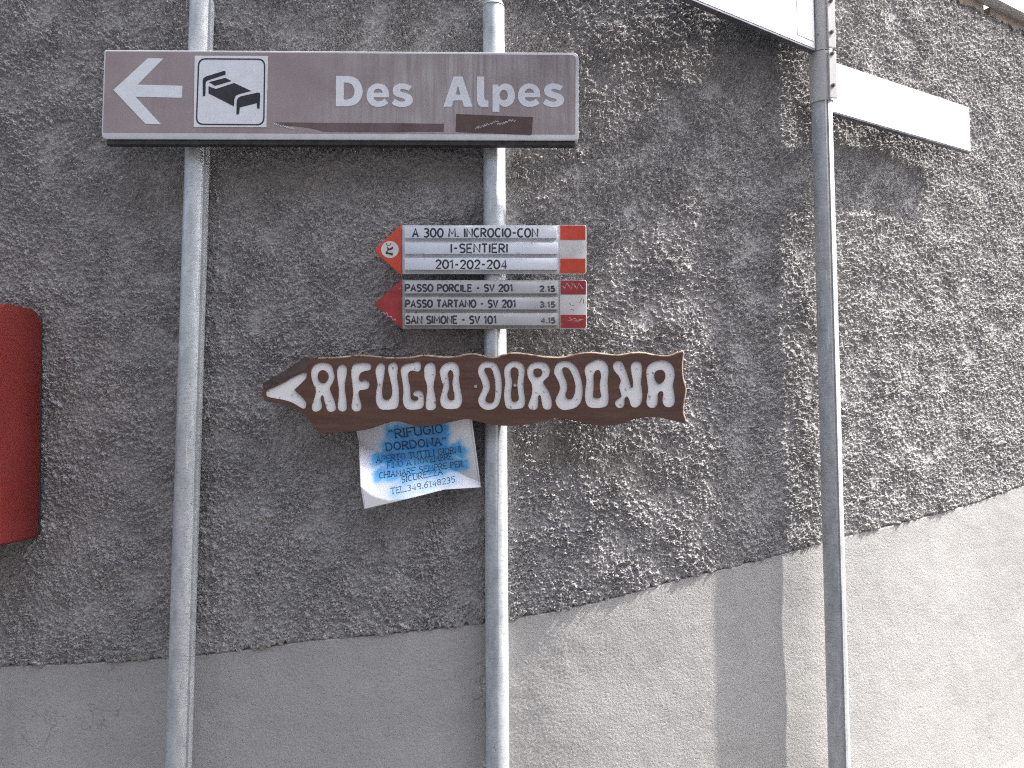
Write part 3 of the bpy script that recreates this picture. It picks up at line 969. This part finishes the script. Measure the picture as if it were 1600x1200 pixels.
G5 = {
 'D': [[(80, 180), (90, 145), (115, 120), (150, 115), (190, 122), (215, 150), (235, 200), (243, 260), (243, 320), (235, 380), (218, 425), (185, 450), (140, 455), (105, 440), (85, 410), (82, 380), (100, 340), (115, 300), (105, 250), (88, 215)],
       [(122, 180), (125, 160), (160, 155), (180, 172), (195, 220), (203, 280), (203, 340), (195, 390), (180, 408), (145, 408), (128, 390), (135, 360), (155, 320), (160, 280), (145, 230)]],
 'O2': [[(267, 190), (275, 150), (300, 125), (335, 112), (375, 120), (402, 145), (408, 190), (400, 250), (400, 310), (410, 370), (410, 410), (395, 440), (350, 450), (300, 450), (278, 430), (268, 380), (268, 320), (275, 260)],
        [(308, 200), (312, 165), (335, 152), (362, 165), (370, 200), (362, 250), (362, 300), (368, 350), (370, 385), (350, 400), (325, 400), (312, 370), (312, 320), (320, 270)]],
 'R2': [[(432, 190), (438, 155), (465, 128), (510, 117), (555, 125), (582, 150), (588, 185), (580, 215), (555, 240), (540, 260), (555, 290), (580, 330), (598, 380), (602, 425), (590, 450), (565, 453), (545, 440), (535, 400), (528, 360), (515, 350), (505, 362), (505, 400), (500, 440), (480, 455), (455, 453), (440, 435), (445, 405), (460, 365), (468, 320), (462, 270), (440, 230)],
        [(470, 190), (478, 168), (505, 160), (530, 170), (540, 195), (525, 220), (500, 228), (480, 215)]],
 'D2': [[(625, 195), (632, 150), (655, 122), (690, 112), (735, 118), (775, 150), (800, 200), (818, 270), (822, 340), (810, 400), (780, 435), (740, 450), (690, 457), (655, 440), (635, 405), (640, 370), (660, 330), (665, 290), (650, 245)],
        [(678, 175), (685, 155), (715, 155), (740, 180), (762, 230), (775, 290), (770, 340), (755, 375), (735, 385), (710, 375), (700, 350), (712, 310), (708, 260), (690, 215)]],
 'O3': [[(842, 175), (855, 140), (890, 120), (920, 105), (950, 100), (980, 115), (1003, 145), (1007, 190), (1002, 250), (1005, 310), (1008, 370), (1003, 415), (980, 435), (930, 442), (880, 438), (855, 415), (845, 370), (848, 310), (855, 250), (848, 210)],
        [(902, 210), (915, 180), (935, 172), (952, 185), (958, 220), (950, 270), (952, 320), (960, 360), (945, 375), (915, 375), (898, 360), (902, 310), (902, 260)]],
 'N': [[(1043, 150), (1055, 122), (1080, 110), (1105, 120), (1122, 155), (1140, 200), (1155, 250), (1165, 285), (1175, 305), (1188, 290), (1185, 240), (1175, 190), (1172, 150), (1185, 122), (1215, 115), (1240, 128), (1248, 165), (1245, 210), (1240, 260), (1248, 320), (1250, 370), (1240, 410), (1215, 435), (1190, 438), (1172, 425), (1160, 385), (1145, 362), (1130, 365), (1122, 385), (1122, 415), (1110, 437), (1085, 442), (1065, 430), (1060, 405), (1075, 385), (1105, 365), (1098, 330), (1090, 290), (1100, 250), (1085, 215), (1060, 185)]],
 'A': [[(1283, 200), (1290, 155), (1320, 125), (1370, 108), (1420, 110), (1460, 135), (1478, 175), (1480, 220), (1470, 270), (1472, 310), (1480, 360), (1480, 405), (1465, 430), (1435, 437), (1410, 425), (1398, 390), (1405, 345), (1395, 325), (1375, 325), (1360, 345), (1360, 380), (1355, 420), (1335, 440), (1305, 438), (1285, 415), (1287, 370), (1295, 320), (1290, 265)],
       [(1335, 215), (1345, 185), (1375, 170), (1405, 180), (1418, 215), (1405, 255), (1375, 275), (1350, 260)]],
}
def grow(lp, d):
    """offset a closed outline outwards by d"""
    n = len(lp)
    area = sum(lp[i][0] * lp[(i + 1) % n][1] - lp[(i + 1) % n][0] * lp[i][1] for i in range(n))
    sg = 1 if area > 0 else -1
    out = []
    for i in range(n):
        t = Vector(lp[(i + 1) % n]) - Vector(lp[i - 1])
        if t.length < 1e-9:
            continue
        t.normalize()
        out.append((lp[i][0] + sg * t.y * d, lp[i][1] - sg * t.x * d))
    return out


holes, letters = [], []
for G, z in ((G4, z4), (G5, z5)):
    for k, lps in G.items():
        ls = [grow(wl(spline(z(lp), 4)), .0011 if i == 0 else -.0008) for i, lp in enumerate(lps)]
        holes += ls
        letters.append((k, ls))
fill("board_front", [wl(outl)] + holes, .0050, 0, M_wood, board)
fill("board_back", [wl(outl)], .026, .0051, M_wood, board, bevel=.0)
for k, ls in letters:
    fill("carved_arrow" if k == 'arrow' else "carved_letter", ls, .0008, .0038, M_carve, board)
fc = fill("tip_facet", [wl(spline(z4([(54, 270, C1), (120, 231), (250, 155), (330, 95), (354, 82, C1), (372, 98, C1), (366, 150), (345, 178, C1), (270, 208), (190, 250), (110, 290), (66, 316, C1)]), 4))],
          .0006, -.0006, M_facet, board)
fc["label"] = "dark weathered facet along the upper edge of the tip"
# bare rubbed rim: a thin bead of pale wood along the top and right edges
i0 = 4 * 5; top_edge = outl[i0:i0 + 4 * 34]
rim = [wl(top_edge)]
strokes("rubbed_edge", rim, .0042, .0035, M_woodedge, board, .9)
rim2 = [wl([(x + random.uniform(-.3, .3), y) for x, y in outl[i0 + 4 * 34 - 7: i0 + 4 * 40 + 4]])]
for (sx0, sy0) in ((60, 292), (342, 284)):
    p = L(wo_, 730 + sx0 / 4.571, 540 + sy0 / 4.571, WY)
    bm = bmesh.new()
    add_cyl(bm, (p[0], -.0022, p[1]), (p[0], .004, p[1]), .0042, 20, True, .0046)
    add_cyl(bm, (p[0], -.0030, p[1]), (p[0], -.0018, p[1]), .0016, 8)
    mesh("screw", bm, M_screw, board, smooth=True)

# ------------------------------------------------------------------ wet paper notice in a plastic sleeve
PY = 2.068
po = at(655, 720, PY)
paper = empty("paper_notice", po, "wet white paper notice with smeared blue printing hanging below the wooden board", "notice")
z6 = lambda x, y: (540 + x / 6.957, 640 + y / 6.957)
cTL = Vector(L(po, *z6(62, -20), PY)); cBL = Vector(L(po, *z6(252, 1057), PY))
cBM = Vector(L(po, *z6(1080, 865), PY)); cBR = Vector(L(po, *z6(1470, 848), PY)); cTR = Vector(L(po, *z6(1365, -20), PY))


def paper_xy(u, t):
    """u along the width, t from top (0) to bottom (1)"""
    uu = 828 / 1218
    bot = np.where(u < uu, 0, 1)
    bx = np.where(u < uu, cBL.x + (cBM.x - cBL.x) * u / uu, cBM.x + (cBR.x - cBM.x) * (u - uu) / (1 - uu))
    bz = np.where(u < uu, cBL.y + (cBM.y - cBL.y) * u / uu, cBM.y + (cBR.y - cBM.y) * (u - uu) / (1 - uu))
    tx = cTL.x + (cTR.x - cTL.x) * u; tz = cTL.y + (cTR.y - cTL.y) * u
    return tx + (bx - tx) * t, tz + (bz - tz) * t


def paper_y(x, z):
    """depth of the sheet: it leans out below a soft S-shaped fold, and its lower right corner curls to the right"""
    fx = np.array([-.17, -.115, -.07, -.03, .03, .085, .13, .17]); fz = np.array([.055, .020, .008, .004, -.008, -.022, -.045, -.06])
    zf = np.interp(x, fx, fz)
    below = np.clip(zf - z, 0, 1)
    above = np.clip(z - zf, 0, 1)
    y = .018 - below * .75 - above * .32
    y = y + .004 * np.sin(x * 38 + z * 14)
    return np.clip(y, -.06, .05)


U, T = np.meshgrid(np.linspace(0, 1, 150), np.linspace(1, 0, 130))
PX, PZ = paper_xy(U, T)
PYY = paper_y(PX, PZ)
pm = grid_mesh("sheet", np.stack([PX, PYY, PZ], -1))
# text lines (zoom px: x0, baseline y0, x1, baseline y1, letter height, line weight)
LINES = [("(RIFUGIO", 485, 312, 1060, 250, 88, .0026), ("DORDONA)", 440, 447, 1100, 378, 80, .0026), ("APERTO TUTTI I GIORNI", 335, 575, 1255, 462, 62, .0014),
         ("FINO A NOVEMBRE", 458, 634, 1160, 538, 58, .0013), ("CHIAMARE SEMPRE PER", 385, 740, 1272, 618, 60, .0015),
         ("SICUREZZA", 630, 783, 1050, 700, 58, .0014), ("TEL.349.6148235", 530, 900, 1190, 785, 58, .0012)]
polys = {}
blot = np.zeros(PX.shape)
G1 = gfield(PX.shape, .0013, .03, .5, 43); G2 = gfield(PX.shape, .0013, .025, .5, 44)
for i, (t, x0, y0, x1, y1, h, r) in enumerate(LINES):
    a = Vector(L(po, *z6(x0, y0), PY)); b = Vector(L(po, *z6(x1, y1), PY))
    ln = (b - a).length; d = (b - a) / ln; nrm = Vector((-d.y, d.x))
    hh = h / 6.957 * PY / 1200 * 1.0
    ps = text_polys(t, 0, ln, hh, serif=.10)
    polys[i] = (r, [[tuple(a + d * q[0] + nrm * q[1]) for q in p] for p in ps])
    lx = (PX - a.x) * d.x + (PZ - a.y) * d.y; lz = (PX - a.x) * nrm.x + (PZ - a.y) * nrm.y
    wob = .0035 * G1; lx = lx + wob; lz = lz + .0025 * G2
    dx_ = np.maximum(np.maximum(-lx, lx - ln), 0); dz_ = np.maximum(np.abs(lz - hh * .5) - hh * .55, 0)
    amt = [.95, .9, .85, .7, .72, .42, .30][i]
    blot = np.maximum(blot, amt * np.exp(-(np.hypot(dx_ * .8, dz_) / .013) ** 2))
g1 = gfield(PX.shape, .0013, .05, .5, 41); g2 = gfield(PX.shape, .0013, .018, .5, 42)
blot = np.clip(blot * (.95 + .10 * g1 + .03 * g2), 0, 1.2)
# washed-out water marks
ca = np.asarray(((PX - .055) / .02) ** 2 + ((PZ + .012) / .008) ** 2); blot *= 1 - .45 * np.exp(-ca)
me_at = pm.color_attributes.new("ink", 'FLOAT_COLOR', 'POINT')
buf = np.ones((PX.size, 4), np.float32); buf[:, :3] = blot.ravel()[:, None]
me_at.data.foreach_set("color", buf.ravel())
M_paper, nt, bs = new_mat("ink_stained_paper")
atn = N(nt, "ShaderNodeVertexColor"); atn.layer_name = "ink"
col = ramp(nt, atn.outputs[0], [(.0, (.74, .74, .77)), (.25, (.50, .66, .82)), (.55, (.12, .46, .82)), (1.0, (.03, .26, .66))])
col = mix(nt, ramp(nt, noise(nt, coords(nt), 40, 5, .6), [(.5, 0), (.8, .25)]), col, (.62, .62, .66))
nt.links.new(col, bs.inputs["Base Color"])
bs.inputs["Roughness"].default_value = .32
bs.inputs["Specular IOR Level"].default_value = .5
bs.inputs["Coat Weight"].default_value = .5
bs.inputs["Coat Roughness"].default_value = .12
sheet = link("sheet", pm, M_paper, paper)
sol = sheet.modifiers.new("thickness", 'SOLIDIFY'); sol.thickness = .0009; sol.offset = 1
M_blueink = worn("blue_black_ink", (.008, .025, .08), (.018, .055, .15), .4, 0, 90)
for r, ps in polys.values():
    strokes("printed_line", ps, r * .55, 0, M_blueink, paper, .2, warp=lambda x, z: float(paper_y(np.float64(x), np.float64(z))) - .0020)
# welded seam of the plastic sleeve on the right and left
M_seam = worn("clear_plastic_seam", (.42, .43, .45), (.56, .57, .6), .2)
for u_ in (.012, .985):
    tt = np.linspace(.05, .99, 40)
    sx1, sz1 = paper_xy(np.full(40, u_), tt)
    strokes("sleeve_seam", [list(zip(sx1.tolist(), sz1.tolist()))], .0009, 0, M_seam, paper, .6,
            warp=lambda x, z: float(paper_y(np.float64(x), np.float64(z))) - .0008)

# ------------------------------------------------------------------ plates on the right-hand pole
PLATE_DIR = Vector((math.cos(R(28.2)), math.sin(R(28.2)), 0))
PN = Vector((PLATE_DIR.y, -PLATE_DIR.x, 0))          # plate normal, to the right and towards the camera
rot = Matrix.Rotation(R(28.2), 4, 'Z')


def pole_pt(z):
    f = pr.location
    return f + pr_d * ((z - f.z) / pr_d.z)


def sleeve(parent, org, z0, z1, bolts, cut):
    a = pole_pt(z0) - org; b = pole_pt(z1) - org
    bm = bmesh.new()
    n = 40
    lo, hi = [], []
    for k in range(n):
        an = 2 * math.pi * k / n
        c, s = math.cos(an), math.sin(an)
        r = .0345
        dz = cut * (.5 + .5 * math.sin(an * 1 + .6)) if cut else 0
        lo.append(bm.verts.new((a.x + r * c, a.y + r * s, a.z + dz)))
        hi.append(bm.verts.new((b.x + r * c, b.y + r * s, b.z)))
    il = [bm.verts.new((v.co.x - (v.co.x - a.x) * .08, v.co.y - (v.co.y - a.y) * .08, v.co.z)) for v in lo]
    ih = [bm.verts.new((v.co.x - (v.co.x - b.x) * .08, v.co.y - (v.co.y - b.y) * .08, v.co.z)) for v in hi]
    for A, B in ((lo, hi), (il, lo), (hi, ih), (ih, il)):
        for k in range(n):
            bm.faces.new((A[k], A[(k + 1) % n], B[(k + 1) % n], B[k]))
    s = mesh("clamp_sleeve", bm, M_alu, parent, smooth=True)
    # folded flange with its bolts
    m_ = (a + b) / 2
    bm = bmesh.new()
    fc = m_ + Vector((.0215, -.0345, 0))
    fr = Matrix.Rotation(R(14), 4, 'Z')
    add_box(bm, fc, (.026, .006, (z1 - z0) - .008), .0015, fr)
    mesh("flange", bm, M_alu, s)
    for zz in bolts:
        bm = bmesh.new()
        p = pole_pt(zz) - org + Vector((.020, -.038, 0))
        add_cyl(bm, p + Vector((0, .004, 0)), p + Vector((.0012, -.005, 0)), .0062, 6)
        add_cyl(bm, p + Vector((.001, -.004, 0)), p + Vector((.002, -.009, 0)), .0032, 12)
        mesh("bolt", bm, M_bolt, s)
    return s


def zpx(px, py, Y):
    return at(px, py, Y).z


Zl = 1.189 + EYE - .012
UP_DIR = Vector((math.cos(R(32)), math.sin(R(32)), 0))
UN = Vector((UP_DIR.y, -UP_DIR.x, 0))
rot_u = Matrix.Rotation(R(32), 4, 'Z')
# upper plate reaching left, towards the viewer
ca = pole_pt(Zl + .13)
up = empty("direction_plate", ca, "big sunlit white plate clamped at the top of the right pole, reaching left", "sign",
           "white plates on the right-hand pole")
H_U, L_U = .272, .98
bm = bmesh.new()
mid = -UP_DIR * (L_U / 2 + .036) + Vector((0, 0, Zl + H_U / 2 - ca.z))
add_box(bm, mid, (L_U, .020, H_U), .002, rot_u)
pl = mesh("plate", bm, M_plate_edge, up)
bm = bmesh.new()
add_box(bm, mid + UN * .0106, (L_U - .012, .0016, H_U - .014), .0006, rot_u)
mesh("white_face", bm, M_plate, pl)
bm = bmesh.new()                                       # raised bright end panel next to the pole, round-cornered
e = -UP_DIR * .085 + Vector((0, 0, Zl + .145 - ca.z)) + UN * .0122
add_box(bm, e, (.078, .0016, .235), .0007, rot_u)
mesh("end_panel", bm, M_plate, pl)


def on_plate(polys, r, m, par):
    """faint lettering laid on the plate: polylines of (along the plate, height above its lower edge)"""
    cu = bpy.data.curves.new("t", 'CURVE'); cu.dimensions = '3D'; cu.bevel_depth = r; cu.bevel_resolution = 1
    for lp in polys:
        s = cu.splines.new('POLY'); s.points.add(len(lp) - 1)
        for p, q in zip(s.points, lp):
            w = UP_DIR * q[0] + UN * .0092 + Vector((0, 0, Zl - ca.z + q[1]))
            p.co = (w.x, w.y, w.z, 1)
    o = bpy.data.objects.new("t", cu); C.objects.link(o)
    me = bpy.data.meshes.new_from_object(o.evaluated_get(bpy.context.evaluated_depsgraph_get()))
    bpy.data.objects.remove(o); bpy.data.curves.remove(cu)
    me.name = "lettering"; me.materials.clear()
    return link("lettering", me, m, par)


big_o = [(-.50 + .028 * math.cos(a * math.pi / 10), .075 + .042 * math.sin(a * math.pi / 10)) for a in range(21)]
on_plate([big_o], .004, M_ghost, pl)
sleeve(up, ca, Zl + .004, EYE + 1.50, (zpx(1291, 12, PR_Y), zpx(1292, 60, PR_Y)), 0)

# lower plate reaching right, along the wall
z_b, z_t = .9926 * PR_Y / 2.33 + EYE, 1.1587 * PR_Y / 2.33 + EYE
cb = pole_pt((z_b + z_t) / 2)
lowp = empty("direction_plate", cb, "small blank white plate reaching right from the right pole, glaring in the sun", "sign",
             "white plates on the right-hand pole")
LR = .725
bm = bmesh.new()
mid = PLATE_DIR * (LR / 2 + .014) + PN * .012
add_box(bm, mid, (LR, .016, z_t - z_b), .002, rot)
pl = mesh("plate", bm, M_plate_edge, lowp)
bm = bmesh.new()
add_box(bm, mid + PN * .0086, (LR - .008, .0016, z_t - z_b - .010), .0006, rot)
mesh("white_face", bm, M_plate, pl)
sleeve(lowp, cb, zpx(1285, 163, PR_Y), Zl + .001, (zpx(1288, 93, PR_Y), zpx(1290, 142, PR_Y)), .008)

# ------------------------------------------------------------------ mailbox
mx = -1.338
ztop = at(65, 484, 2.10).z; zbot = at(62, 848, 2.10).z
mb = empty("mailbox", (mx - .16, 2.078, zbot), "dark red wall mailbox with rounded corners at the left edge of the picture", "mailbox")
mb.location.x += .019
mb.rotation_euler = (0, R(-1.7), 0)
hh = ztop - zbot
prof = [(-.125, 0), (.09, 0)]
for k in range(9):
    a_ = R(90 * k / 8); prof.append((.09 - .05 + .05 * math.cos(a_), hh - .035 + .035 * math.sin(a_)))
for k in range(9):
    a_ = R(90 + 90 * k / 8); prof.append((-.125 + .07 + .07 * math.cos(a_), hh - .002 - .06 + .06 * math.sin(a_)))
bm = bmesh.new()
fl = [bm.verts.new((-.16, y_, z_)) for y_, z_ in prof]; fr_ = [bm.verts.new((.16, y_, z_)) for y_, z_ in prof]
bm.faces.new(fl); bm.faces.new(fr_[::-1])
for k in range(len(prof)):
    bm.faces.new((fl[k], fr_[k], fr_[(k + 1) % len(prof)], fl[(k + 1) % len(prof)]))
bmesh.ops.bevel(bm, geom=[e for e in bm.edges if abs(e.verts[0].co.x - e.verts[1].co.x) < 1e-5], offset=.010, segments=4, affect='EDGES', profile=.6)
mesh("body", bm, M_mail, mb, smooth=True)
bm = bmesh.new()
add_box(bm, (0, .0945, (ztop - zbot) / 2), (.315, .010, ztop - zbot - .02), .003)
mesh("back_plate", bm, M_dark, mb)
bm = bmesh.new()
add_box(bm, (0, -.1285, (ztop - zbot) * .82), (.22, .010, .05), .004)
mesh("slot_flap", bm, M_mail, mb)

# ------------------------------------------------------------------ railing on top of the wall
rl = empty("wall_top_railing", (1.75, 2.95, WALL_TOP), "brown plank and bright white rail along the top of the wall at the upper right", "railing")
inv = -Vector(rl.location)


def along(x, off, z):
    th = float(wall_th(x)); y = float(wall_y(x))
    return Vector((x - math.sin(th) * off, y + math.cos(th) * off, z))


def run(name, x0, x1, off, z0, z1, depth, m):
    """a bar that follows the curve of the wall"""
    n = max(2, int((x1 - x0) / .12))
    bm = bmesh.new()
    prev = None
    for k in range(n + 1):
        x = x0 + (x1 - x0) * k / n
        q = [bm.verts.new(along(x, off + dd, zz) + inv) for dd, zz in ((-depth / 2, z0), (-depth / 2, z1), (depth / 2, z1), (depth / 2, z0))]
        if prev:
            for i in range(4):
                bm.faces.new((prev[i], prev[(i + 1) % 4], q[(i + 1) % 4], q[i]))
        else:
            bm.faces.new(q)
        prev = q
    bm.faces.new(prev[::-1])
    return mesh(name, bm, m, rl)


run("plank", -2.3, 1.878, .035, WALL_TOP + .002, WALL_TOP + .075, .03, M_plank)
run("plank", 1.918, 3.2, .035, WALL_TOP + .002, WALL_TOP + .075, .03, M_plank)
run("post", 1.905, 1.933, .075, WALL_TOP - .01, WALL_TOP + .16, .03, M_rail)
run("post", 2.45, 2.478, .075, WALL_TOP - .01, WALL_TOP + .16, .03, M_rail)
run("top_rail", -2.3, 3.2, .01, WALL_TOP + .085, WALL_TOP + .34, .05, M_rail)
run("backing_board", -2.3, 3.2, .14, WALL_TOP - .01, WALL_TOP + .16, .02, M_dark)
